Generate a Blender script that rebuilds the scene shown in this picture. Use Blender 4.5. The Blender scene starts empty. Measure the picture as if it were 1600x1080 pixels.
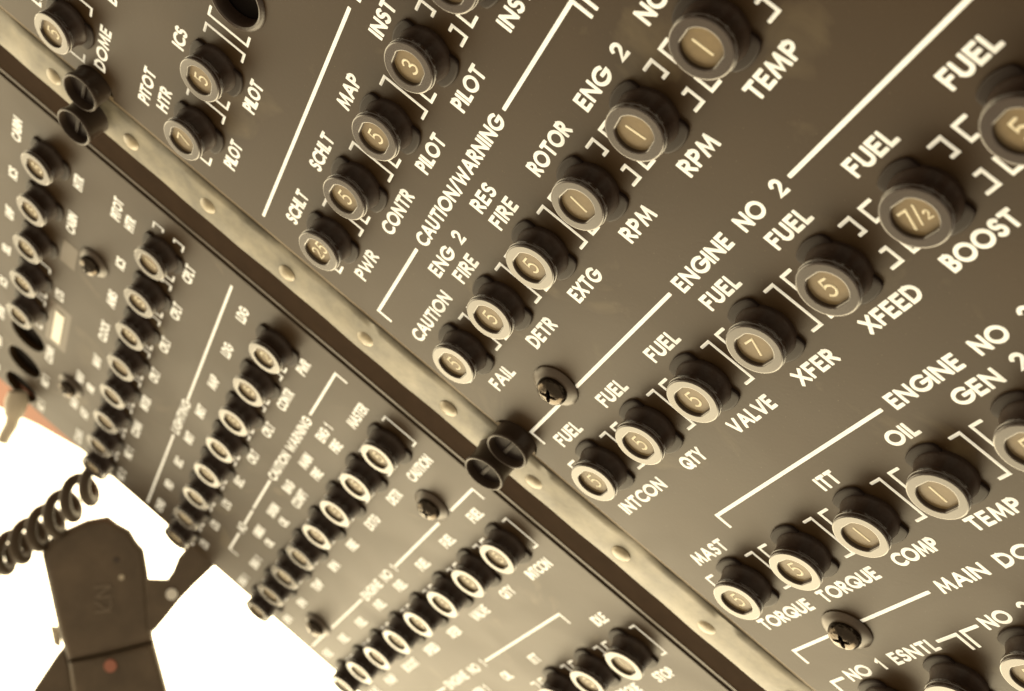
import bpy, bmesh, math, random
from mathutils import Vector, Matrix

# ------------------------------------------------------------------ units: everything below is written in millimetres
MM = 0.001
scene = bpy.context.scene
COL = scene.collection
rnd = random.Random(7)

# ------------------------------------------------------------------ camera
RIGHT = Vector((0.35377123, -0.7700524, -0.5309098))
DOWN = Vector((-0.52617753, -0.63313062, 0.56769959))
FWD = Vector((-0.77329368, 0.07851703, -0.62916767))
CAM = Vector((206.80026759, -6.56152646, 126.62889391))
F_PX, CX, CY = 1871.058, 759.513, 320.338
cd = bpy.data.cameras.new('camera')
cam = bpy.data.objects.new('camera', cd)
COL.objects.link(cam)
M = Matrix.Identity(4)
for i in range(3):
    M[i][0] = RIGHT[i]; M[i][1] = -DOWN[i]; M[i][2] = -FWD[i]; M[i][3] = CAM[i] * MM
cam.matrix_world = M
cd.sensor_width = 36.0
cd.sensor_fit = 'HORIZONTAL'
cd.lens = F_PX / 1600 * 36
cd.shift_x = (800 - CX) / 1600
cd.shift_y = (CY - 540) / 1600
cd.clip_start = 0.005
cd.clip_end = 50
cd.dof.use_dof = True
cd.dof.focus_distance = 0.196
cd.dof.aperture_fstop = cd.lens / 1.6
scene.camera = cam

# ------------------------------------------------------------------ light: bright windscreen low on the -x side, dim cabin elsewhere
WINDOW_COLOR = (1.0, 0.835, 0.53)
WINDOW_STRENGTH = 8.4
CABIN_COLOR = (1.0, 0.82, 0.58)
CABIN_STRENGTH = 0.60
world = bpy.data.worlds.new('World')
scene.world = world
world.use_nodes = True
nt = world.node_tree
nt.nodes.clear()
def wn(t, **k):
    n = nt.nodes.new(t)
    for a, b in k.items(): setattr(n, a, b)
    return n
def wmath(op, a, b=None):
    n = wn('ShaderNodeMath', operation=op)
    for i, v in enumerate((a, b)):
        if v is None: continue
        if isinstance(v, (int, float)): n.inputs[i].default_value = v
        else: nt.links.new(v, n.inputs[i])
    return n.outputs[0]
def wstep(v, a, b):                     # smooth 0 -> 1 while v goes a -> b
    n = wn('ShaderNodeMapRange', interpolation_type='SMOOTHSTEP')
    nt.links.new(v, n.inputs[0])
    if a < b:
        n.inputs[1].default_value = a; n.inputs[2].default_value = b
    else:
        n.inputs[1].default_value = b; n.inputs[2].default_value = a
        n.inputs[3].default_value = 1; n.inputs[4].default_value = 0
    return n.outputs[0]
tc = wn('ShaderNodeTexCoord')
sp = wn('ShaderNodeSeparateXYZ')
nt.links.new(tc.outputs['Generated'], sp.inputs[0])
nx, ny, nz = sp.outputs
az = wmath('ARCTAN2', ny, wmath('MULTIPLY', nx, -1.0))          # 0 = straight at the windscreen (-x), positive to +y
top = wstep(nz, 0.71, 0.60)
side = wmath('MULTIPLY', wstep(az, 1.30, 1.0), wstep(az, -1.30, -1.0))
pillar = wmath('MULTIPLY', wmath('MULTIPLY', wstep(az, 0.10, 0.15), wstep(az, 0.42, 0.34)), wstep(nz, 0.43, 0.50))
dim = wmath('ADD', wmath('ADD', 0.36, wmath('MULTIPLY', 0.64, wstep(az, 0.27, 0.05))), wmath('MULTIPLY', 0.30, wstep(az, 0.42, 0.54)))
mask = wmath('MULTIPLY', wmath('MULTIPLY', wmath('MULTIPLY', top, dim), side), wmath('SUBTRACT', 1.0, wmath('MULTIPLY', pillar, 0.93)))
b1 = wn('ShaderNodeBackground'); b1.inputs[0].default_value = (*CABIN_COLOR, 1); b1.inputs[1].default_value = CABIN_STRENGTH
b2 = wn('ShaderNodeBackground'); b2.inputs[0].default_value = (*WINDOW_COLOR, 1); b2.inputs[1].default_value = WINDOW_STRENGTH
mx = wn('ShaderNodeMixShader')
nt.links.new(mask, mx.inputs[0]); nt.links.new(b1.outputs[0], mx.inputs[1]); nt.links.new(b2.outputs[0], mx.inputs[2])
wo = wn('ShaderNodeOutputWorld'); nt.links.new(mx.outputs[0], wo.inputs[0])

scene.view_settings.view_transform = 'Standard'
scene.view_settings.look = 'None'
scene.view_settings.exposure = 0.0
scene.view_settings.gamma = 1.0
scene.view_settings.use_curve_mapping = False

# ------------------------------------------------------------------ materials
def mat(name, color, rough=0.5, metal=0.0, spec=0.5, bump=0.0, bump_scale=400.0, mottle=0.0, mottle_scale=60.0,
        rough_var=0.0, coat=0.0, dust=0.0, scuff=0.0):
    m = bpy.data.materials.new(name)
    m.use_nodes = True
    t = m.node_tree
    p = t.nodes['Principled BSDF']
    p.inputs['Base Color'].default_value = (*color, 1)
    p.inputs['Roughness'].default_value = rough
    p.inputs['Metallic'].default_value = metal
    p.inputs['Specular IOR Level'].default_value = spec
    p.inputs['Coat Weight'].default_value = coat
    p.inputs['Coat Roughness'].default_value = 0.12
    c = t.nodes.new('ShaderNodeTexCoord')
    if mottle or dust:
        n = t.nodes.new('ShaderNodeTexNoise'); n.inputs['Scale'].default_value = mottle_scale
        n.inputs['Detail'].default_value = 6; n.inputs['Roughness'].default_value = 0.6
        t.links.new(c.outputs['Object'], n.inputs['Vector'])
        r = t.nodes.new('ShaderNodeMapRange'); r.inputs[1].default_value = 0.3; r.inputs[2].default_value = 0.7
        r.inputs[3].default_value = 1 - mottle; r.inputs[4].default_value = 1 + mottle
        t.links.new(n.outputs[0], r.inputs[0])
        mm = t.nodes.new('ShaderNodeMix'); mm.data_type = 'RGBA'; mm.blend_type = 'MULTIPLY'
        mm.inputs[0].default_value = 1
        mm.inputs[6].default_value = (*color, 1)
        t.links.new(r.outputs[0], mm.inputs[7])
        out = mm.outputs[2]
        if dust:
            d = t.nodes.new('ShaderNodeTexNoise'); d.inputs['Scale'].default_value = 2600; d.inputs['Detail'].default_value = 2
            t.links.new(c.outputs['Object'], d.inputs['Vector'])
            dr = t.nodes.new('ShaderNodeMapRange'); dr.inputs[1].default_value = 0.70; dr.inputs[2].default_value = 0.78
            dr.inputs[4].default_value = dust
            t.links.new(d.outputs[0], dr.inputs[0])
            dm = t.nodes.new('ShaderNodeMix'); dm.data_type = 'RGBA'
            dm.inputs[7].default_value = (0.30, 0.24, 0.16, 1)
            t.links.new(dr.outputs[0], dm.inputs[0]); t.links.new(out, dm.inputs[6])
            out = dm.outputs[2]
            if scuff:
                d = t.nodes.new('ShaderNodeTexNoise'); d.inputs['Scale'].default_value = 55; d.inputs['Detail'].default_value = 7
                d.inputs['Distortion'].default_value = 0.8
                t.links.new(c.outputs['Object'], d.inputs['Vector'])
                dr = t.nodes.new('ShaderNodeMapRange'); dr.inputs[1].default_value = 0.62; dr.inputs[2].default_value = 0.78
                dr.inputs[4].default_value = scuff
                t.links.new(d.outputs[0], dr.inputs[0])
                dm = t.nodes.new('ShaderNodeMix'); dm.data_type = 'RGBA'
                dm.inputs[7].default_value = (0.40, 0.33, 0.20, 1)
                t.links.new(dr.outputs[0], dm.inputs[0]); t.links.new(out, dm.inputs[6])
                out = dm.outputs[2]
        t.links.new(out, p.inputs['Base Color'])
    if rough_var:
        n = t.nodes.new('ShaderNodeTexNoise'); n.inputs['Scale'].default_value = 28; n.inputs['Detail'].default_value = 5
        n.inputs['Distortion'].default_value = 1.2
        t.links.new(c.outputs['Object'], n.inputs['Vector'])
        r = t.nodes.new('ShaderNodeMapRange'); r.inputs[1].default_value = 0.3; r.inputs[2].default_value = 0.7
        r.inputs[3].default_value = rough - rough_var; r.inputs[4].default_value = rough + rough_var
        t.links.new(n.outputs[0], r.inputs[0]); t.links.new(r.outputs[0], p.inputs['Roughness'])
    if bump:
        n = t.nodes.new('ShaderNodeTexNoise'); n.inputs['Scale'].default_value = bump_scale; n.inputs['Detail'].default_value = 3
        t.links.new(c.outputs['Object'], n.inputs['Vector'])
        b = t.nodes.new('ShaderNodeBump'); b.inputs['Strength'].default_value = bump; b.inputs['Distance'].default_value = 0.0002
        t.links.new(n.outputs[0], b.inputs['Height']); t.links.new(b.outputs[0], p.inputs['Normal'])
    return m

PANEL = mat('olive_panel_paint', (0.030, 0.0155, 0.0042), 0.44, spec=0.31, bump=0.07, bump_scale=1400, mottle=0.08, mottle_scale=45, rough_var=0.035, dust=0.18, scuff=0.16)
PAINT = mat('white_legend_paint', (0.90, 0.94, 0.99), 0.5, mottle=0.07, mottle_scale=500)
BLACK = mat('black_bakelite', (0.029, 0.0175, 0.012), 0.38, spec=0.42, bump=0.2, bump_scale=1500, mottle=0.25, mottle_scale=350, dust=0.12)
COLLAR = mat('black_collar_plastic', (0.016, 0.0095, 0.007), 0.5, spec=0.2)
CAPM = mat('glossy_cap_plastic', (0.025, 0.0135, 0.0075), 0.27, spec=0.78, coat=0.40, mottle=0.15, mottle_scale=700)
DIAL = mat('tan_dial_plastic', (0.155, 0.108, 0.048), 0.42, mottle=0.18, mottle_scale=420)
NUMER = mat('cream_numeral_paint', (0.70, 0.64, 0.48), 0.45)
STRIP = mat('khaki_primer_metal', (0.155, 0.138, 0.098), 0.44, spec=0.45, bump=0.45, bump_scale=160, mottle=0.5, mottle_scale=120, rough_var=0.08, dust=0.3)
STRIPE = mat('khaki_shadow_gap', (0.15, 0.11, 0.058), 0.6)
RIVET = mat('worn_rivet_metal', (0.30, 0.25, 0.16), 0.34, spec=0.6, mottle=0.25, mottle_scale=500)
SEAL = mat('dark_rubber_seal', (0.036, 0.0225, 0.014), 0.95, spec=0.05, mottle=0.12, mottle_scale=200)
STEEL = mat('worn_screw_steel', (0.062, 0.050, 0.038), 0.22, metal=1.0, bump=0.7, bump_scale=900, mottle=0.35, mottle_scale=600)
WASH = mat('painted_washer', (0.055, 0.037, 0.022), 0.36, mottle=0.3, mottle_scale=300)
STUD = mat('black_stud_plastic', (0.036, 0.024, 0.016), 0.38, spec=0.35)
MIC = mat('dark_microphone_plastic', (0.125, 0.092, 0.058), 0.5, spec=0.35, mottle=0.25, mottle_scale=70, bump=0.15, bump_scale=900, dust=0.2)
CORDM = mat('black_cord_rubber', (0.075, 0.054, 0.034), 0.6, spec=0.25)
ORANGE = mat('orange_trim_paint', (0.42, 0.15, 0.07), 0.6)
CREAM = mat('cream_plug_plastic', (0.62, 0.54, 0.40), 0.5)
FADED = mat('faded_marking_paint', (0.20, 0.155, 0.105), 0.6)
TAPE = mat('white_tape_and_hole_light', (0.85, 0.82, 0.72), 0.35)
FILM = mat('aged_clear_tape', (0.060, 0.038, 0.018), 0.34)
PINK = mat('red_button_plastic', (0.42, 0.16, 0.10), 0.5)
INTERIOR = mat('dark_console_interior', (0.012, 0.009, 0.007), 0.9, spec=0.1)

# ------------------------------------------------------------------ object helpers
def empty(name, loc, label=None, cat=None, group=None, rz=0.0):
    o = bpy.data.objects.new(name, None)
    COL.objects.link(o)
    o.empty_display_size = 0.004
    o.location = Vector(loc) * MM
    o.rotation_euler = (0, 0, rz)
    tag(o, label, cat, group)
    return o
def tag(o, label=None, cat=None, group=None, kind=None):
    for k, v in (('label', label), ('category', cat), ('group', group), ('kind', kind)):
        if v: o[k] = v
    return o
def link(name, bm, mats, parent=None, smooth=35):
    me = bpy.data.meshes.new(name)
    bmesh.ops.recalc_face_normals(bm, faces=bm.faces)
    bm.to_mesh(me); bm.free()
    for v in me.vertices: v.co *= MM
    for m in (mats if isinstance(mats, (list, tuple)) else [mats]): me.materials.append(m)
    if smooth:
        for p in me.polygons: p.use_smooth = True
        me.set_sharp_from_angle(angle=math.radians(smooth))
    o = bpy.data.objects.new(name, me)
    COL.objects.link(o)
    if parent: o.parent = parent
    return o
def loops(bm, rings, close_bottom=False, close_top=False, mi=0):
    """rings: lists of 3-d points, all of the same length; skinned together"""
    vs = [[bm.verts.new(p) for p in r] for r in rings]
    n = len(vs[0])
    for a, b in zip(vs, vs[1:]):
        for i in range(n):
            f = bm.faces.new((a[i], a[(i + 1) % n], b[(i + 1) % n], b[i])); f.material_index = mi
    if close_bottom: bm.faces.new(vs[0][::-1]).material_index = mi
    if close_top: bm.faces.new(vs[-1]).material_index = mi
    return vs
def ring(r, z, n=48, cx=0.0, cy=0.0):
    return [(cx + r * math.cos(2 * math.pi * i / n), cy + r * math.sin(2 * math.pi * i / n), z) for i in range(n)]
def lathe(profile, n=48, cx=0, cy=0, bot=True, topc=True):
    bm = bmesh.new()
    loops(bm, [ring(r, z, n, cx, cy) for r, z in profile], bot, topc)
    return bm
def box(bm, x0, x1, y0, y1, z0, z1, bev=0.0):
    r = bmesh.ops.create_cube(bm, size=1)
    for v in r['verts']:
        v.co = Vector(((x0 + x1) / 2 + v.co.x * (x1 - x0), (y0 + y1) / 2 + v.co.y * (y1 - y0), (z0 + z1) / 2 + v.co.z * (z1 - z0)))
    if bev:
        es = {e for v in r['verts'] for e in v.link_edges}
        bmesh.ops.bevel(bm, geom=list(es), offset=bev, segments=2, affect='EDGES', profile=0.6)
def tube(bm, pts, r, n=12):
    pts = [Vector(p) for p in pts]
    rings = []
    up = Vector((0.13, 0.31, 0.94))
    for i, p in enumerate(pts):
        t = (pts[min(i + 1, len(pts) - 1)] - pts[max(i - 1, 0)]).normalized()
        a = (up - t * up.dot(t)).normalized(); up = a
        b = t.cross(a)
        rr = r(i / (len(pts) - 1)) if callable(r) else r
        rings.append([p + a * rr * math.cos(2 * math.pi * k / n) + b * rr * math.sin(2 * math.pi * k / n) for k in range(n)])
    loops(bm, rings, True, True)
def at_px(x, y, depth):
    """the world point (mm) that the photograph's pixel shows at a given distance along the view axis"""
    return CAM + RIGHT * ((x - CX) / F_PX * depth) + DOWN * ((y - CY) / F_PX * depth) + FWD * depth

# ------------------------------------------------------------------ engraved stroke lettering (geometric sans)
def arc(cx, cy, rx, ry, a0, a1, n=14):
    return [(cx + rx * math.cos(math.radians(a0 + (a1 - a0) * i / n)), cy + ry * math.sin(math.radians(a0 + (a1 - a0) * i / n))) for i in range(n + 1)]
G = {
 'A': (0.78, [[(0, 0), (0.36, 0.98)], [(0.42, 0.98), (0.78, 0)], [(0.16, 0.33), (0.62, 0.33)]]),
 'B': (0.50, [[(0, 0), (0, 1), (0.24, 1)] + arc(0.24, 0.76, 0.21, 0.24, 90, -90, 8) + [(0, 0.52)], [(0.20, 0.52), (0.25, 0.52)] + arc(0.25, 0.26, 0.25, 0.26, 90, -90, 8) + [(0, 0)]]),
 'C': (0.76, [arc(0.50, 0.5, 0.50, 0.5, 52, 308, 18)]),
 'D': (0.66, [[(0, 0), (0, 1), (0.20, 1)] + arc(0.20, 0.5, 0.46, 0.5, 90, -90, 14) + [(0, 0)]]),
 'E': (0.44, [[(0.44, 1), (0, 1), (0, 0), (0.44, 0)], [(0, 0.52), (0.38, 0.52)]]),
 'F': (0.43, [[(0.43, 1), (0, 1), (0, 0)], [(0, 0.50), (0.36, 0.50)]]),
 'G': (0.92, [arc(0.50, 0.5, 0.50, 0.5, 50, 360, 20) + [(0.56, 0.5)]]),
 'H': (0.62, [[(0, 0), (0, 1)], [(0.62, 0), (0.62, 1)], [(0, 0.53), (0.62, 0.53)]]),
 'I': (0.0, [[(0, 0), (0, 1)]]),
 'K': (0.58, [[(0, 0), (0, 1)], [(0.55, 1), (0.02, 0.48)], [(0.16, 0.60), (0.58, 0)]]),
 'L': (0.40, [[(0, 1), (0, 0), (0.40, 0)]]),
 'M': (0.88, [[(0, 0), (0.13, 1)], [(0.16, 0.92), (0.44, 0.10), (0.72, 0.92)], [(0.75, 1), (0.88, 0)]]),
 'N': (0.70, [[(0, 0), (0, 1)], [(0.05, 0.94), (0.65, 0.06)], [(0.70, 0), (0.70, 1)]]),
 'O': (1.0, [arc(0.5, 0.5, 0.5, 0.5, 90, 450, 26)]),
 'P': (0.48, [[(0, 0), (0, 1), (0.22, 1)] + arc(0.22, 0.73, 0.26, 0.27, 90, -90, 9) + [(0, 0.46)]]),
 'Q': (1.0, [arc(0.5, 0.5, 0.5, 0.5, 90, 450, 26), [(0.55, 0.38), (0.95, -0.04)]]),
 'R': (0.52, [[(0, 0), (0, 1), (0.22, 1)] + arc(0.22, 0.74, 0.25, 0.26, 90, -90, 9) + [(0, 0.48)], [(0.20, 0.47), (0.52, 0)]]),
 'S': (0.48, [arc(0.25, 0.76, 0.22, 0.24, 35, 262, 12) + arc(0.23, 0.27, 0.25, 0.27, 80, -145, 12)]),
 'T': (0.56, [[(0, 1), (0.56, 1)], [(0.28, 1), (0.28, 0)]]),
 'U': (0.56, [[(0, 1), (0, 0.28)] + arc(0.28, 0.28, 0.28, 0.28, 180, 360, 10) + [(0.56, 1)]]),
 'V': (0.72, [[(0, 1), (0.33, 0.02)], [(0.39, 0.02), (0.72, 1)]]),
 'W': (1.06, [[(0, 1), (0.25, 0.02)], [(0.28, 0.06), (0.53, 0.86), (0.78, 0.06)], [(0.81, 0.02), (1.06, 1)]]),
 'X': (0.64, [[(0.02, 1), (0.64, 0)], [(0.62, 1), (0, 0)]]),
 'Y': (0.64, [[(0, 1), (0.32, 0.46), (0.64, 1)], [(0.32, 0.46), (0.32, 0)]]),
 'Z': (0.56, [[(0.02, 1), (0.56, 1), (0, 0), (0.56, 0)]]),
 '1': (0.22, [[(0, 0.80), (0.20, 1), (0.20, 0)]]),
 '2': (0.52, [arc(0.26, 0.72, 0.25, 0.28, 165, -38, 10) + [(0, 0), (0.54, 0)]]),
 '3': (0.48, [arc(0.23, 0.76, 0.21, 0.24, 150, -90, 10), arc(0.22, 0.26, 0.26, 0.26, 90, -150, 12)]),
 '5': (0.50, [[(0.46, 1), (0.13, 1), (0.06, 0.56)] + arc(0.22, 0.32, 0.27, 0.32, 112, -140, 12)]),
 '7': (0.50, [[(0, 1), (0.50, 1), (0.14, 0)]]),
 '/': (0.34, [[(0, -0.06), (0.34, 1.06)]]),
 '-': (0.3, [[(0, 0.5), (0.3, 0.5)]]),
}
GAP, SPACE = 0.31, 1.12
def stroke(bm, pts, w, z, peak=0.10, mi=0):
    """a ribbon of width w along pts with a shallow central ridge and mitred corners"""
    P = [Vector((p[0], p[1])) for p in pts]
    closed = (P[0] - P[-1]).length < 1e-6
    if closed: P = P[:-1]
    n = len(P)
    L, C, R = [], [], []
    for i in range(n):
        a = P[i - 1] if (i > 0 or closed) else None
        b = P[(i + 1) % n] if (i < n - 1 or closed) else None
        d0 = (P[i] - a).normalized() if a is not None else (b - P[i]).normalized()
        d1 = (b - P[i]).normalized() if b is not None else d0
        n0 = Vector((-d0.y, d0.x)); n1 = Vector((-d1.y, d1.x))
        m = (n0 + n1)
        m = m.normalized() if m.length > 1e-4 else n0
        k = min(1 / max(m.dot(n0), 0.2), 1.5)
        h = w / 2
        L.append(bm.verts.new((P[i].x + m.x * h * k, P[i].y + m.y * h * k, z + 0.02)))
        R.append(bm.verts.new((P[i].x - m.x * h * k, P[i].y - m.y * h * k, z + 0.02)))
        C.append(bm.verts.new((P[i].x, P[i].y, z + 0.02 + peak)))
    segs = range(n if closed else n - 1)
    for i in segs:
        j = (i + 1) % n
        for q in ((L[i], C[i], C[j], L[j]), (C[i], R[i], R[j], C[j])):
            bm.faces.new(q).material_index = mi
    if not closed:                                         # short rounded ends
        for i, s in ((0, -1), (n - 1, 1)):
            d = (P[1] - P[0]).normalized() * -1 if i == 0 else (P[-1] - P[-2]).normalized()
            e = P[i] + d * w * 0.44
            nn = Vector((-d.y, d.x)) * w * 0.42
            e1 = bm.verts.new((e.x + nn.x, e.y + nn.y, z + 0.02)); e2 = bm.verts.new((e.x - nn.x, e.y - nn.y, z + 0.02))
            l, r = (L[i], R[i]) if i else (R[i], L[i])
            for q in ((C[i], l, e1), (C[i], e1, e2), (C[i], e2, r)):
                bm.faces.new(q).material_index = mi
def text_width(s):
    x = 0.0
    for i, ch in enumerate(s):
        if ch == ' ': x += SPACE; continue
        x += G[ch][0] + (GAP if i < len(s) - 1 and s[i + 1] != ' ' else 0)
    return x
def text(bm, s, xl, yb, width=None, h=3.0, w=0.66, z=0.0, center=False, mi=0, peak=0.03, sx=0.92):
    """letters whose painted outline spans xl..xl+width and yb..yb+h"""
    hh = h - w
    tw = text_width(s)
    k = ((width - w) / tw if tw > 0.05 else hh) if width else hh * sx
    if center: xl = xl - (tw * k + w) / 2
    x = xl + w / 2
    for i, ch in enumerate(s):
        if ch == ' ': x += SPACE * k; continue
        adv, st = G[ch]
        for pl in st:
            stroke(bm, [(x + p[0] * k, yb + w / 2 + p[1] * hh) for p in pl], w, z, peak, mi)
        x += (adv + (GAP if i < len(s) - 1 and s[i + 1] != ' ' else 0)) * k
    return x

# ------------------------------------------------------------------ plates with real holes
def plate_mesh(name, outline, holes, z_top, thick, m, parent):
    cu = bpy.data.curves.new('plate_outline', 'CURVE')
    cu.dimensions = '2D'; cu.fill_mode = 'BOTH'
    bev = 0.35
    cu.extrude = (thick / 2 - bev) * MM; cu.bevel_depth = bev * MM; cu.bevel_resolution = 2; cu.offset = -bev * MM
    for pts in [outline] + holes:
        s = cu.splines.new('POLY'); s.points.add(len(pts) - 1); s.use_cyclic_u = True
        for p, q in zip(s.points, pts): p.co = (q[0] * MM, q[1] * MM, 0, 1)
    tmp = bpy.data.objects.new('plate_outline', cu); COL.objects.link(tmp)
    bpy.context.view_layer.update()
    me = bpy.data.meshes.new_from_object(tmp.evaluated_get(bpy.context.evaluated_depsgraph_get()))
    bpy.data.objects.remove(tmp); bpy.data.curves.remove(cu)
    for v in me.vertices: v.co.z += (z_top - thick / 2) * MM
    me.materials.clear(); me.materials.append(m)
    for p in me.polygons: p.use_smooth = True; p.material_index = 0
    me.set_sharp_from_angle(angle=math.radians(30))
    me.name = name
    o = bpy.data.objects.new(name, me); COL.objects.link(o); o.parent = parent
    return o
def circ(cx, cy, r, n=40): return [(cx + r * math.cos(2 * math.pi * i / n), cy + r * math.sin(2 * math.pi * i / n)) for i in range(n)]

PITCH = 19.05
ZL = -4.0375                                              # the far panel lies a little lower than the near one
ROW_R = {'Z': (12.6, 98.77), 'A': (13.3, 64.85), 'B': (13.78, 30.52), 'C': (13.79, -3.08), 'D': (13.77, -37.18), 'E': (14.29, -71.08), 'F': (14.0, -105.0)}
ROW_L = {'Z': (-44.4, 102.66), 'A': (-43.8, 66.92), 'B': (-42.1, 31.9), 'C': (-43.4, -2.57), 'D': (-43.1, -37.8), 'E': (-42.6, -74.1)}
STUD_Y = (90.6, -21.8)

near = empty('breaker_panel', (60, 0, 0), 'near circuit breaker panel with large sharp white lettering and ENGINE NO 2 headings', 'panel', 'circuit breaker panels')
far = empty('breaker_panel', (-110, 0, ZL), 'far circuit breaker panel beyond the riveted rail with small blurred lettering', 'panel', 'circuit breaker panels')
def onto(o, parent):                                      # the part keeps the place it was modelled at
    o.parent = parent
    o.matrix_parent_inverse = Matrix.Translation(parent.location).inverted()
    return o
def edge_with_notches(x0, x1, y0, y1):
    pts = [(x1, y0), (x1, y1), (x0, y1)]
    for cy in sorted(STUD_Y, reverse=True):
        a = [(x0 - 0.2 + 4.85 * math.cos(t), cy + 4.85 * math.sin(t)) for t in [math.radians(88 - 8 * i) for i in range(23)]]
        pts += a
    pts.append((x0, y0))
    return pts
near_holes = [circ(51.4, 64.85, 5.2)]
far_holes = [circ(-44.4 - i * PITCH, 102.66, 6.6) for i in (5, 6, 7)]
onto(plate_mesh('plate', edge_with_notches(0.0, 250, -300, 260), near_holes, 0.0, 2.4, PANEL, near), near)
onto(plate_mesh('plate', [(-29.2, -300), (-29.2, 260), (-185.2, 260), (-185.2, -300)], far_holes, ZL, 2.4, PANEL, far), far)
for par, x0, x1, zt in ((near, 3, 247, -2.45), (far, -183, -32, ZL - 2.45)):
    bm = bmesh.new(); box(bm, x0, x1, -297, 257, zt - 18, zt - 0.02)
    onto(link('back_cover', bm, INTERIOR, None, 0), par)
# raised bushing round the empty hole of the near panel
onto(link('bushing', lathe([(4.9, -2.0), (5.0, 0.1), (5.2, 0.55), (5.6, 0.7), (6.0, 0.55), (6.25, 0.2), (6.3, 0.03)], 56, 51.4, 64.85, False, False), BLACK), near)

# ------------------------------------------------------------------ lettering of the near panel
bm = bmesh.new()
def T(s, xl, yb, width=None, **k): text(bm, s, xl, yb, width, **k)
def Tc(s, xc, yb, **k): text(bm, s, xc, yb, None, center=True, **k)
def line(*pts, w=0.72, z=0.0): stroke(bm, pts, w, z, 0.04)
def engine(x, y, n, z=0.0):
    T('ENGINE', x, y, 15.5, z=z); T('NO', x + 18.6, y, 6.3, z=z); T(n, x + 28.0, y, 2.2 if n == '2' else 1.2, z=z)
# row Z / A
T('DOME', 6.1, 88.7, 12.9); T('BAG', 26.6, 88.7, 8.6); T('LT', 9.6, 106.4); T('LT', 28.0, 106.4)
T('ICS', 29.3, 72.4, 5.4); T('PITOT', 7.2, 77.0, 10.6); T('HTR', 9.2, 72.5, 7.1)
Tc('PILOT', 13.3, 54.6); Tc('PILOT', 32.4, 54.6)
# row B
T('SCHLT', 8.4, 38.2, 10.6); T('SCHLT', 27.5, 38.2, 10.6); T('MAP', 47.0, 38.1, 8.5); T('INST', 66.5, 37.9, 8.3); T('INST', 85.6, 37.9, 8.3)
T('PWR', 8.9, 20.5, 9.8); T('CONTR', 26.5, 20.4, 13.8); T('PILOT', 47.2, 20.4, 10.1); T('PILOT', 65.4, 20.3, 10.4); T('INST', 85.6, 20.3, 8.8)
line((3.6, 45.5), (67.6, 45.2)); T('LIGHTING', 70.2, 43.8, 22.0)
# row C
line((3.9, 12.2), (3.9, 15.3), (28.3, 15.3)); T('CAUTION/WARNING', 30.6, 13.8, 39.6); line((72.2, 15.25), (97.7, 15.2), (97.7, 11.8))
line((99.4, 11.8), (99.4, 15.2), (122, 15.2))
T('CAUTION', 4.9, 4.5, 18.7); T('ENG 2', 26.0, 8.7, 14.5); T('FIRE', 29.4, 4.4, 8.1); T('RES', 48.5, 8.8, 7.3); T('FIRE', 48.3, 4.5, 8.1)
T('ROTOR', 65.0, 4.5, 13.1); T('ENG 2', 82.9, 4.3, 14.1); T('NO 2', 102.6, 4.3, 11.0)
T('FAIL', 9.7, -13.3, 8.6); T('DETR', 28.5, -13.3, 9.5); T('EXTG', 46.7, -13.5, 9.6); T('RPM', 66.7, -13.4, 8.7); T('RPM', 85.7, -13.4, 8.7); T('TEMP', 104.0, -13.4, 11.0)
# row D
line((5.7, -26.3), (5.7, -23.1), (19.6, -23.1)); line((27.4, -23.0), (63.1, -23.0)); engine(65.5, -24.6, '2'); line((97.6, -23.1), (134.5, -23.1))
for i in range(7): T('FUEL', 9.2 + i * PITCH, -29.65, 9.1)
T('INTCON', 5.6, -47.8, 16.0); T('QTY', 29.5, -47.8, 7.0); T('VALVE', 46.6, -47.7, 12.4); T('XFER', 66.2, -47.7, 10.0); T('XFEED', 84.0, -47.5, 12.2); T('BOOST', 102.2, -47.4, 13.2); T('BOOST', 121.4, -47.4, 13.2)
# row E
line((24.4, -60.3), (24.4, -57.3), (73.0, -57.4)); engine(75.3, -58.8, '2'); line((107, -57.4), (130, -57.4))
T('MAST', 8.0, -63.9, 11.0); T('ITT', 49.7, -63.9, 4.9); T('OIL', 68.5, -63.7, 6.5); T('GEN 2', 84.0, -63.6, 14.6); T('OIL', 30.2, -63.9, 6.5) if False else None
T('TORQUE', 5.6, -81.8, 16.4); T('TORQUE', 25.3, -81.8, 16.4); T('COMP', 46.8, -81.7, 10.8); T('TEMP', 65.4, -81.7, 11.0); T('RPM', 86.4, -81.7, 8.7)
# row F
line((6.1, -91.0), (6.1, -87.7), (18.2, -87.7)); line((28.0, -87.6), (46.4, -87.6)); T('MAIN', 48.8, -89.1, 11.4); T('DC', 63.2, -89.1, 6.6); T('BUS', 71.0, -89.1, 8.0)
line((6.3, -99.9), (6.3, -96.7), (9.8, -96.7)); T('NO 1 ESNTL', 11.3, -98.3, 25.6); line((37.7, -96.6), (42.4, -96.6), (42.4, -100.1)); line((43.9, -100.1), (43.9, -96.5), (47.6, -96.5)); T('NO 2', 48.9, -98.1, 11.0)

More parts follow.
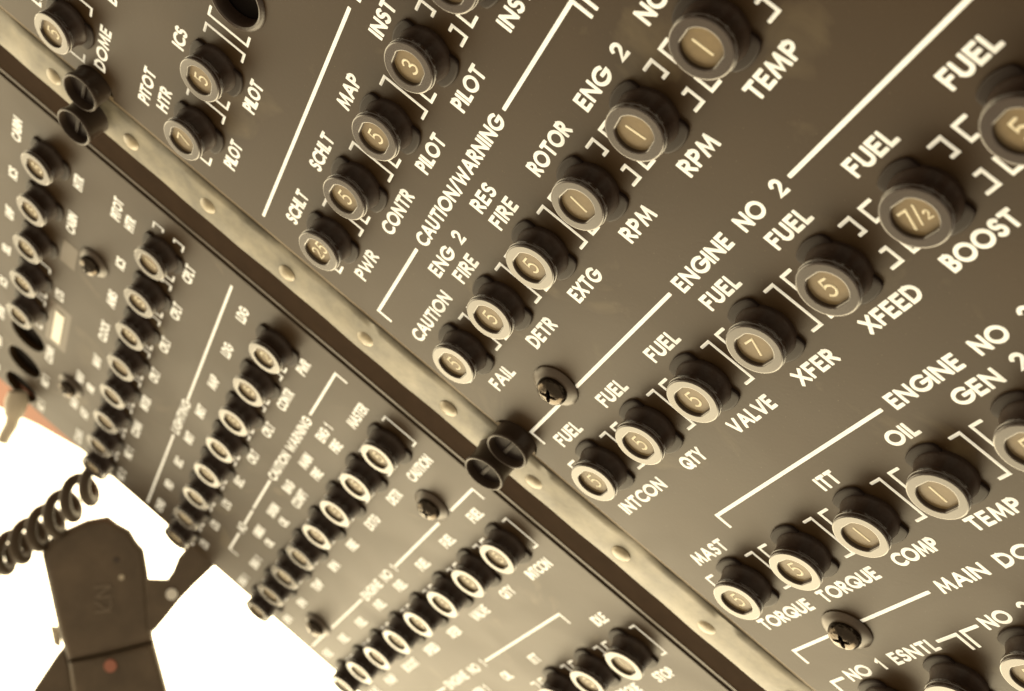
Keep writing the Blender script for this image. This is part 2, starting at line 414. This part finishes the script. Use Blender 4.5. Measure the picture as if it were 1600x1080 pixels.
def bracket(x, y, s, broken, z=0.0):
    """one printed bracket; s = +1 opens towards -x (right side of a breaker), -1 the other way"""
    b, t = 4.5, 2.1
    if not broken:
        stroke(bm, [(x - s * t, y + b), (x, y + b), (x, y - b), (x - s * t, y - b)], 0.58, z, 0.05)
    else:
        stroke(bm, [(x - s * t, y + b), (x, y + b), (x, y + 1.75), (x - s * 1.1, y + 1.75)], 0.58, z, 0.05)
        stroke(bm, [(x - s * 1.1, y - 1.75), (x, y - 1.75), (x, y - b), (x - s * t, y - b)], 0.58, z, 0.05)
R_COUNT = {'Z': 1, 'A': 2, 'B': 5, 'C': 6, 'D': 7, 'E': 5, 'F': 3}
BROKEN = {'Z': 9, 'A': 9, 'B': 3, 'C': 3, 'D': 4, 'E': 4, 'F': 9}
for k, n in R_COUNT.items():
    x0, y = ROW_R[k]
    for i in range(0 if k == 'F' else n + (1 if k in 'AB' else 0)):
        x = x0 + i * PITCH
        bracket(x - 8.3, y, -1, i > BROKEN[k]); bracket(x + 8.3, y, 1, i >= BROKEN[k])
onto(link('lettering', bm, PAINT, None, 0), near)

# ------------------------------------------------------------------ lettering of the far panel
bm = bmesh.new()
L_UP = {'Z': ['CABIN', 'ICS', 'UHF', 'SEL', 'ICS', 'XPDR', 'NAV', 'ADF'],
        'A': ['PITOT/HTR', 'ICS', 'AHRS', 'CLOCK', 'NAV', 'NAV/AIR', 'NAV/ADF', 'COMM'],
        'B': ['LDG', 'LDG', 'MAP', 'INST', 'INST', 'SEC', 'PED', 'OVHD'],
        'C': ['MASTER', 'ENG 1/FIRE', 'MAIN/FIRE', 'BAG/COMPT', 'XMSN/OIL', 'GRBX/OIL', 'ENG 1', 'ENG 1'],
        'D': ['FUEL'] * 8,
        'E': ['IDLE', '', 'ITT', 'OIL', 'GEN 1', 'OIL']}
L_LO = {'Z': ['HTR', 'CABIN', '', 'LTS', '', 'COMM', 'NO 1', 'NO 1'],
        'A': ['CPLT', 'CPLT', 'CPLT', 'CPLT', 'INTER', 'COMM', 'NO 1', 'NO 2'],
        'B': ['PWR', 'CONTR', 'CPLT', 'CPLT', 'SEC', 'LTS', 'LTS', 'LTS'],
        'C': ['CAUTION', 'DETR', 'EXTG', 'FIRE', 'RPM', 'TEMP', 'RPM', 'RPM'],
        'D': ['INTCON', 'QTY', 'VALVE', 'XFER', 'XFEED', 'BOOST', 'PUMP', 'VALVE'],
        'E': ['STOP', 'TORQUE', 'COMP', 'TEMP', 'RPM', 'PRESS']}
for k, (x0, y) in ROW_L.items():
    for i, s in enumerate(L_UP[k]):
        x = x0 - i * PITCH
        ln = s.split('/') if s else []
        yb = y + (8.3 if k in 'DEC' else (9.1 if k == 'A' else 9.4))
        for j, q in enumerate(reversed(ln)): Tc(q, x + (1.4 if j else 0), yb + 4.3 * j, z=ZL)
    for i, s in enumerate(L_LO[k]):
        if s: Tc(s, x0 - i * PITCH - (0.3 if len(s) < 5 else 0), y - (9.4 if k in 'AB' else 10.4), z=ZL)
def lline(*pts): line(*pts, z=ZL)
lline((-35.0, 47.9), (-99.0, 47.5)); T('LIGHTING', -122.0, 46.0, 22.0, z=ZL); lline((-124.4, 47.5), (-181, 47.2))
lline((-34.7, 13.6), (-34.7, 16.8), (-58.4, 16.8)); T('CAUTION', -102.4, 15.2, 18.6, z=ZL); T('WARNING', -81.5, 15.2, 20.8, z=ZL); lline((-104.2, 16.7), (-126.4, 16.6)); lline((-128.6, 16.5), (-141, 16.4)); T('AC', -146.5, 15.0, 5.5, z=ZL); lline((-149, 16.3), (-163.6, 16.3), (-163.6, 13.2))
lline((-34.5, -26.5), (-34.5, -23.4), (-49.0, -23.4)); lline((-58.2, -23.5), (-93.2, -23.5)); engine(-123.2, -25.0, '1', ZL); lline((-125.4, -23.5), (-157.5, -23.2)); lline((-164.0, -23.1), (-181, -22.9))
lline((-53.4, -61.2), (-53.4, -58.2), (-101.4, -57.9)); engine(-132.2, -59.4, '1', ZL); lline((-134.4, -57.9), (-178, -57.7))
L_COUNT = {'Z': 5, 'A': 8, 'B': 8, 'C': 8, 'D': 8, 'E': 6}
for k, n in L_COUNT.items():
    x0, y = ROW_L[k]
    for i in range(n):
        x = x0 - i * PITCH
        br = (i >= 1 and k != 'Z') or k == 'A'
        if k == 'Z' and i < 3: continue
        if not (k == 'B' and i == 0): bracket(x + 8.3, y, 1, br, ZL)
        bracket(x - 8.3, y, -1, br, ZL)
onto(link('lettering', bm, PAINT, None, 0), far)
# paper and film stuck on the far panel
bm = bmesh.new(); box(bm, -129.0, -111.2, 90.9, 94.1, ZL + 0.03, ZL + 0.22, 0.06)
onto(link('label_tape', bm, TAPE, None, 0), far)
bm = bmesh.new(); box(bm, -131.5, -107.5, 88.6, 96.4, ZL + 0.005, ZL + 0.024)
onto(link('clear_film', bm, FILM, None, 0), far)
bm = bmesh.new(); box(bm, -84.0, -73.0, 90.4, 95.4, ZL + 0.01, ZL + 0.06)
onto(link('film_scrap', bm, FILM, None, 0), far)

# ------------------------------------------------------------------ rail between the panels
rail = empty('center_rail', (-14, 0, -4), 'pale riveted metal rail running beside a dark seal between the two panels', 'rail')
bm = bmesh.new()
ny_, prof = 224, [(-13.2, -5.0), (-13.2, -0.75), (-12.9, -0.45), (-12.4, -0.35), (-8.0, -0.28), (-4.0, -0.33), (-1.75, -0.38), (-1.5, -0.6), (-1.45, -5.0)]
grid = []
for j in range(ny_ + 1):
    y = -300 + 560 * j / ny_
    wob = 0.10 * math.sin(y * 0.145) + 0.06 * math.sin(y * 0.41 + 1)
    grid.append([bm.verts.new((x, y, z + (wob if -13 < x < -1.6 else 0))) for x, z in prof])
for a, b in zip(grid, grid[1:]):
    for i in range(len(prof) - 1): bm.faces.new((a[i], a[i + 1], b[i + 1], b[i]))
onto(link('metal_strip', bm, STRIP, None, 50), rail)
bm = bmesh.new(); box(bm, -1.44, -0.06, -300, 260, -5, -0.62)
onto(link('edge_gap', bm, STRIPE, None, 0), rail)
bm = bmesh.new(); box(bm, -27.9, -13.3, -300, 260, -9.5, ZL - 0.6)
onto(link('seal_strip', bm, SEAL, None, 0), rail)
bm = bmesh.new(); box(bm, -29.15, -27.85, -300, 260, -9.5, ZL - 0.45, 0.1)
onto(link('seal_lip', bm, WASH, None, 0), rail)
for y in (101.5, 79.5, 58.0, 36.0, 14.6, -7.8, -30.6, -53.3, -75.6, -97.5):
    onto(link('rivet', lathe([(2.1, -0.5), (2.05, -0.2), (1.8, 0.0), (1.3, 0.2), (0.7, 0.3), (0.08, 0.32)], 24, -8.2 + rnd.uniform(-.3, .3), y), RIVET), rail)

# hollow black studs that stand on the rail, in two pairs
def stud(x, y, zb, zt, label):
    t = empty('hollow_stud', (x, y, zb), label, 'stud', 'hollow black studs on the rail')
    h = zt - zb
    link('sleeve', lathe([(4.55, 0), (4.35, 0.5), (4.25, h - 1.6), (4.45, h - 0.9), (4.62, h - 0.3), (4.55, h - 0.02)], 48, bot=True, topc=False), STUD, t)
    link('lip', lathe([(4.56, h - 0.05), (4.5, h + 0.12), (4.3, h + 0.2), (4.05, h + 0.12), (3.95, h - 0.3), (3.85, h - 1.5)], 48, bot=False, topc=False), STUD, t)
    bm2 = lathe([(3.9, h - 1.5), (0.05, h - 1.5)], 48, bot=False, topc=True)
    box(bm2, -2.8, 2.8, -0.45, 0.45, h - 1.55, h - 1.0, 0.15)
    link('slotted_core', bm2, COLLAR, t)
stud(-9.9, STUD_Y[0] - 0.3, -0.4, 5.0, 'hollow black stud standing on the rail near the word DOME, nearer the far panel')
stud(-0.4, STUD_Y[0] + 0.8, -0.9, 3.4, 'hollow black stud sunk in the notched panel edge near the word DOME')
stud(-9.9, STUD_Y[1] + 0.2, -0.4, 5.0, 'hollow black stud standing mid-rail below the FAIL breaker, nearer the far panel')
stud(0.2, STUD_Y[1] - 0.1, -0.9, 3.6, 'hollow black stud sunk in the notched panel edge beside the INTCON breaker')

# ------------------------------------------------------------------ circuit breakers
def collar_bm():
    bm = bmesh.new()
    n = 96
    def outline(k, z):
        out = []
        for i in range(n):
            a = 2 * math.pi * i / n
            s = abs(math.sin(a))
            t = min(max((s - 0.68) / 0.20, 0), 1); t = t * t * (3 - 2 * t)
            r = (4.6 + 1.65 * t) * k
            out.append((r * math.cos(a), r * math.sin(a), z))
        return out
    loops(bm, [outline(1.0, 0.0), outline(1.0, 0.40), outline(0.98, 0.55), outline(0.94, 0.6), outline(0.6, 0.6)], True, True)
    return bm
def barrel_bm():
    return lathe([(4.9, 0.02), (4.88, 0.7), (4.78, 1.0), (4.58, 1.5), (4.46, 2.3), (4.50, 3.1), (4.55, 3.45), (4.45, 3.55)], 56, bot=True, topc=True)
def cap_bm():
    n = 72
    bm = bmesh.new()
    def rec(r, cut, z):
        out = []
        for i in range(n):
            a = 2 * math.pi * i / n
            x, y = r * math.cos(a), r * math.sin(a)
            out.append((x, max(-cut, min(cut, y)), z))
        return out
    loops(bm, [ring(4.40, 3.5, n), ring(4.68, 3.62, n), ring(4.72, 3.8, n), ring(4.72, 4.2, n), ring(4.62, 4.28, n), ring(4.60, 4.36, n), ring(4.66, 4.44, n),
               ring(4.66, 4.72, n), ring(4.60, 4.88, n), ring(4.48, 4.97, n), ring(4.38, 5.0, n), ring(4.34, 5.0, n), ring(4.2, 5.0, n), rec(3.27, 3.02, 5.0),
               rec(3.20, 2.95, 5.0), rec(3.12, 2.87, 4.97), rec(3.06, 2.80, 4.90), rec(2.95, 2.68, 4.30)], True, False)
    return bm
def dial_bm(s):
    bm = bmesh.new()
    n = 48
    vs = [bm.verts.new((3.05 * math.cos(2 * math.pi * i / n), 3.05 * math.sin(2 * math.pi * i / n), 4.34)) for i in range(n)]
    bm.faces.new(vs)
    wn_ = 0.40
    if s == '7H':
        text(bm, '7', -2.0, -1.6, 1.7, 3.2, wn_, 4.35, mi=1, peak=0.05)
        text(bm, '/', -0.35, -1.35, 1.3, 2.8, 0.3, 4.35, mi=1, peak=0.05); text(bm, '2', 0.95, -1.3, 0.95, 1.5, 0.26, 4.35, mi=1, peak=0.05)
    elif s == '1': stroke(bm, [(0, -1.55), (0, 1.55)], wn_, 4.35, 0.05, 1)
    elif len(s) == 2: text(bm, s, 0, -1.5, 4.0, 3.0, wn_, 4.35, center=False, mi=1, peak=0.05); bmesh.ops.translate(bm, vec=(-2.0, 0, 0), verts=[v for v in bm.verts if v.co.z > 4.345])
    else: text(bm, s, -1.0, -1.6, 2.0, 3.2, wn_, 4.35, mi=1, peak=0.05)
    return bm
PROTO = {}
def breaker(x, y, z, num, label, group, lift=0.0):
    if not PROTO:
        o0 = [link(nm, f(), m, None, sm) for nm, f, m, sm in (('collar', collar_bm, COLLAR, 40), ('barrel', barrel_bm, BLACK, 35), ('cap', cap_bm, CAPM, 28))]
        for o in o0: PROTO[o.name] = o.data
        for o in o0: bpy.data.objects.remove(o)
    if 'dial' + num not in PROTO:
        o = link('dial', dial_bm(num), [DIAL, NUMER], None, 0); PROTO['dial' + num] = o.data; bpy.data.objects.remove(o)
    t = empty('circuit_breaker', (x, y, z + 0.02), label, 'circuit breaker', group)
    tilt = (rnd.uniform(-.012, .012), rnd.uniform(-.012, .012), rnd.uniform(-.13, .13))
    dz = rnd.uniform(-.12, .14)
    for nm in ('collar', 'barrel', 'cap', 'dial' + num):
        o = bpy.data.objects.new('dial' if nm.startswith('dial') else nm, PROTO[nm])
        COL.objects.link(o); o.parent = t
        if nm != 'collar':
            o.rotation_euler = tilt; o.location.z = (lift + dz) * MM
    return t
R_NUM = {'Z': ['5'], 'A': ['7', '5'], 'B': ['25', '5', '5', '3', '5'], 'C': ['5', '5', '5', '1', '1', '1'],
         'D': ['5', '5', '5', '7', '5', '7H', '5'], 'E': ['5', '5', '1', '1', '5'], 'F': ['5', '5', '5']}
R_LAB = {'Z': ['marked 5 above the word DOME at the top left corner'],
         'A': ['marked 7 beside the words PITOT HTR', 'marked 5 beside the word ICS'],
         'B': ['marked 25 between the words SCHLT and PWR', 'marked 5 between the words SCHLT and CONTR', 'marked 5 between the words MAP and PILOT',
               'marked 3 between the words INST and PILOT', 'cut by the top picture edge past the one marked 3'],
         'C': ['marked 5 between the words CAUTION and FAIL', 'marked 5 with ENG 2 FIRE above and DETR below', 'marked 5 with RES FIRE above and EXTG below',
               'marked 1 between the words ROTOR and RPM', 'marked 1 between the words ENG 2 and RPM', 'marked 1 above the word TEMP under a NO legend'],
         'D': ['marked 5 between the words FUEL and INTCON', 'marked 5 between the words FUEL and QTY', 'marked 5 between the words FUEL and VALVE', 'marked 7 between the words FUEL and XFER',
               'marked 5 between the words FUEL and XFEED', 'marked 7 and a half between FUEL and BOOST', 'below a large FUEL at the right picture edge, past BOOST'],
         'E': ['marked 5 below the word MAST', 'marked 5 above the second word TORQUE', 'marked 1 between the words ITT and COMP', 'marked 1 between the words OIL and TEMP', 'below the words GEN 2 at the right picture edge'],
         'F': ['at the bottom edge under the words NO 1', 'at the bottom edge under the word ESNTL', 'at the bottom right corner below NO 2']}
for k, n in R_COUNT.items():
    x0, y = ROW_R[k]
    for i in range(n):
        breaker(x0 + i * PITCH, y, 0, R_NUM[k][i], 'black breaker button ' + R_LAB[k][i], 'circuit breakers on the near panel')
ORD = ['nearest the rail', 'second from the rail', 'third from the rail', 'fourth from the rail', 'fifth from the rail', 'sixth from the rail', 'seventh from the rail', 'eighth from the rail']
L_NUM = {'Z': '55555', 'A': '15511155', 'B': '25555555', 'C': '55555511', 'D': '55555555', 'E': '151111'}
L_ROW = {'Z': 'CABIN row', 'A': 'PITOT HTR row', 'B': 'LDG row', 'C': 'MASTER CAUTION row', 'D': 'INTCON row', 'E': 'IDLE STOP row'}
for k, n in L_COUNT.items():
    x0, y = ROW_L[k]
    for i in range(3 if k == 'E' else n):
        breaker(x0 - i * PITCH, y, ZL, L_NUM[k][i], 'small breaker button %s in the %s of the far panel' % (ORD[i], L_ROW[k]), 'circuit breakers on the far panel')

# ------------------------------------------------------------------ panel screws on dished washers
def screw(x, y, z, label, ang):
    t = empty('panel_screw', (x, y, z + 0.02), label, 'screw', 'panel screws', ang)
    link('washer', lathe([(4.7, 0.0), (4.7, 0.25), (4.45, 0.5), (3.6, 0.95), (3.0, 1.05), (2.7, 0.9)], 48, bot=True, topc=True), WASH, t)
    n = 48
    bm = bmesh.new()
    def cr(r, z, k):                                       # ring pinched towards a cross-shaped recess
        out = []
        for i in range(n):
            a = 2 * math.pi * i / n
            c = abs(math.cos(2 * a)) ** 3
            rr = r * (1 - k) + r * k * (0.34 + 0.66 * c)
            out.append((rr * math.cos(a), rr * math.sin(a), z))
        return out
    loops(bm, [ring(2.95, 0.9, n), ring(3.05, 1.3, n), ring(2.95, 1.9, n), ring(2.6, 2.5, n), ring(2.05, 2.85, n), cr(1.75, 2.95, 0.9), cr(1.55, 2.7, 1.0), cr(1.0, 1.9, 1.0)], True, True)
    link('head', bm, STEEL, t, 45)
screw(23.4, -20.2, 0, 'cross-slot screw on a dished washer below the word DETR', 0.5)
screw(23.2, -87.9, 0, 'cross-slot screw on a dished washer left of MAIN DC', 0.9)
screw(136.4, -16.6, 0, 'screw at the far end of the ENGINE NO 2 line, top right edge', 0.2)
screw(-72.1, 85.0, ZL, 'bright-edged screw of the far panel between CABIN and ICS', 0.3)
screw(-53.0, -19.3, ZL, 'dark screw of the far panel below the word CAUTION', 0.7)
screw(-162.8, -19.4, ZL, 'blurred dark screw at the lower left edge of the far panel', 0.1)
screw(-147.6, 84.2, ZL, 'blurred dark screw near the empty holes of the far panel', 1.1)

# ------------------------------------------------------------------ hand microphone hanging on its clip beyond the panel edge
def prism(bm, pts, depth0, depth1, bev=1.0):
    """a solid whose face outline is given in photograph pixels at distance depth0; its back is parallel and the same size"""
    a = [at_px(x, y, depth0) for x, y in pts]
    lean = FWD - RIGHT * 0.29 + DOWN * 0.27
    b = [p + lean * (depth1 - depth0) for p in a]
    va = [bm.verts.new(p) for p in a]; vb = [bm.verts.new(p) for p in b]
    fs = [bm.faces.new(va), bm.faces.new(vb[::-1])]
    n = len(va)
    for i in range(n): fs.append(bm.faces.new((va[i], vb[i], vb[(i + 1) % n], va[(i + 1) % n])))
    if bev:
        bmesh.ops.recalc_face_normals(bm, faces=fs)
        es = list({e for f in fs[:2] for e in f.edges})
        bmesh.ops.bevel(bm, geom=es, offset=bev, segments=5, affect='EDGES', profile=0.5, clamp_overlap=True)
mic_c = at_px(165, 960, 410)
mic = empty('hand_microphone', mic_c, 'dark grey hand microphone hanging from the edge of the far panel against white light', 'microphone')
bm = bmesh.new()
prism(bm, [(64, 866), (80, 838), (100, 828), (135, 812), (168, 806), (184, 818), (203, 828), (214, 846), (226, 860), (232, 895), (236, 940), (240, 1003), (168, 1022), (106, 1034), (90, 985)], 398, 426, 3.0)
onto(link('upper_shell', bm, MIC, None, 40), mic)
bm = bmesh.new()
prism(bm, [(106, 1035), (168, 1023), (241, 1004), (264, 1090), (300, 1240), (130, 1260), (116, 1110)], 397.6, 426, 3.0)
onto(link('lower_shell', bm, MIC, None, 40), mic)
bm = bmesh.new()
prism(bm, [(100, 1010), (112, 1060), (118, 1120), (70, 1150), (20, 1140), (52, 1078), (84, 1030)], 404, 420, 1.0)
onto(link('talk_switch', bm, MIC, None, 40), mic)
bm = bmesh.new()
prism(bm, [(78, 980), (92, 984), (93, 1012), (84, 1008)], 405, 415, 0.6)
onto(link('side_button', bm, CREAM, None, 40), mic)
def disc_on(px, py, dep, r, m, name, thick=1.2):
    c = at_px(px, py, dep); bm = bmesh.new()
    tube(bm, [c - FWD * thick, c + FWD * 1.5], r, 24)
    return onto(link(name, bm, m, None, 40), mic)
disc_on(173, 1040, 397.6, 2.1, PINK, 'red_button', 0.6)
disc_on(190, 902, 398, 0.9, CREAM, 'screw_dot', 0.3)
disc_on(182, 875, 398, 1.0, WASH, 'screw_dot', 0.3)
# small upright marking on its face
bm = bmesh.new()
X2 = lambda u, v: at_px(148 + v * 26 + u * 0.20 * 1.0, 918 + u * 40 - v * 3, 397.7)
def mark(pts, w=0.62):
    q = [X2(*p) for p in pts]
    for a, b in zip(q, q[1:]):
        d = (b - a).normalized(); nn = d.cross(FWD).normalized() * w / 2
        vs = [bm.verts.new(p) for p in (a - d * 0.2 + nn, b + d * 0.2 + nn, b + d * 0.2 - nn, a - d * 0.2 - nn)]
        bm.faces.new(vs)
        ws = [bm.verts.new(v.co + FWD * 0.3) for v in vs]
        for i in range(4): bm.faces.new((vs[i], ws[i], ws[(i + 1) % 4], vs[(i + 1) % 4]))
mark([(0.0, 0.0), (0.0, 1.0)]); mark([(0.0, 1.0), (0.42, 0.0)]); mark([(0.42, 0.0), (0.42, 1.0)])
mark([(0.58, 0.95), (0.75, 1.0), (0.92, 0.85), (0.88, 0.6), (0.6, 0.1), (0.6, 0.0)]); mark([(0.98, 0.05), (0.98, 0.95)])
onto(link('face_marking', bm, FADED, None, 0), mic)
# clip arm that hooks over the panel edge
bm = bmesh.new()
prism(bm, [(226, 905), (262, 906), (271, 893), (279, 872), (308, 838), (352, 868), (300, 918), (281, 938), (262, 962), (243, 985), (232, 990)], 394, 401, 0.8)
arm = onto(link('clip_arm', bm, MIC, None, 40), mic)
cc = at_px(268, 929, 393.4); bm = bmesh.new()
tube(bm, [cc, cc + FWD * 1.2], 1.9, 24)  # solid white disc painted in for bright background seen through the clip's hole
onto(link('clip_hole_light', bm, TAPE, None, 40), mic)

# coiled cord from the panel edge down past the microphone
a, b = at_px(163, 734, 389), at_px(-70, 912, 412)
axis = (b - a); Ln = axis.length; axis.normalize()
e1 = (FWD - axis * FWD.dot(axis)).normalized(); e2 = axis.cross(e1)
turns = int(Ln / 7.9)
pts = []
for i in range(turns * 18 + 1):
    t = i / (turns * 18)
    ph = 2 * math.pi * turns * t
    sag = math.sin(t * math.pi) * 3.5
    R0 = 4.9 * min(1, t * 9 + 0.12)
    pts.append(a + axis * (Ln * t + 1.6 * math.cos(ph)) + e1 * R0 * math.sin(ph) + e2 * R0 * math.cos(ph) + DOWN * sag)
bm = bmesh.new(); tube(bm, pts, 1.85, 10)
cord = link('coiled_cord', bm, CORDM, None, 60)
tag(cord, 'dark coiled cord dangling from the far panel edge above the microphone', 'cord')

# orange trim and pale plug behind the far corner
bm = bmesh.new()
p = [(-184.0, 150), (-184.0, 62), (-193.4, 77), (-203.0, 95), (-215.5, 112), (-238, 150)]
lo = [bm.verts.new((x, y, -16)) for x, y in p]; hi = [bm.verts.new((x, y, -6.6)) for x, y in p]
bm.faces.new(hi); bm.faces.new(lo[::-1])
for i in range(6): bm.faces.new((lo[i], lo[(i + 1) % 6], hi[(i + 1) % 6], hi[i]))
bmesh.ops.recalc_face_normals(bm, faces=bm.faces)
bmesh.ops.bevel(bm, geom=list(bm.edges), offset=0.8, segments=2, affect='EDGES')
tag(link('edge_trim', bm, ORANGE, None, 40), 'orange strip of trim along the far left panel edge', 'trim')
plug = empty('cord_plug', at_px(22, 650, 388), 'pale cream plug at the left picture edge beside the orange trim', 'plug')
bm = bmesh.new(); tube(bm, [at_px(28, 612, 386), at_px(26, 628, 386), at_px(22, 648, 387)], lambda t: 2.9 + 0.9 * math.sin(t * 3), 20)
onto(link('plug_body', bm, CREAM, None, 50), plug)
bm = bmesh.new(); tube(bm, [at_px(22, 646, 387), at_px(18, 664, 387.5), at_px(10, 677, 388), at_px(4, 690, 388)], lambda t: 2.2 - 0.5 * t, 18)
onto(link('plug_boot', bm, CREAM, None, 50), plug)
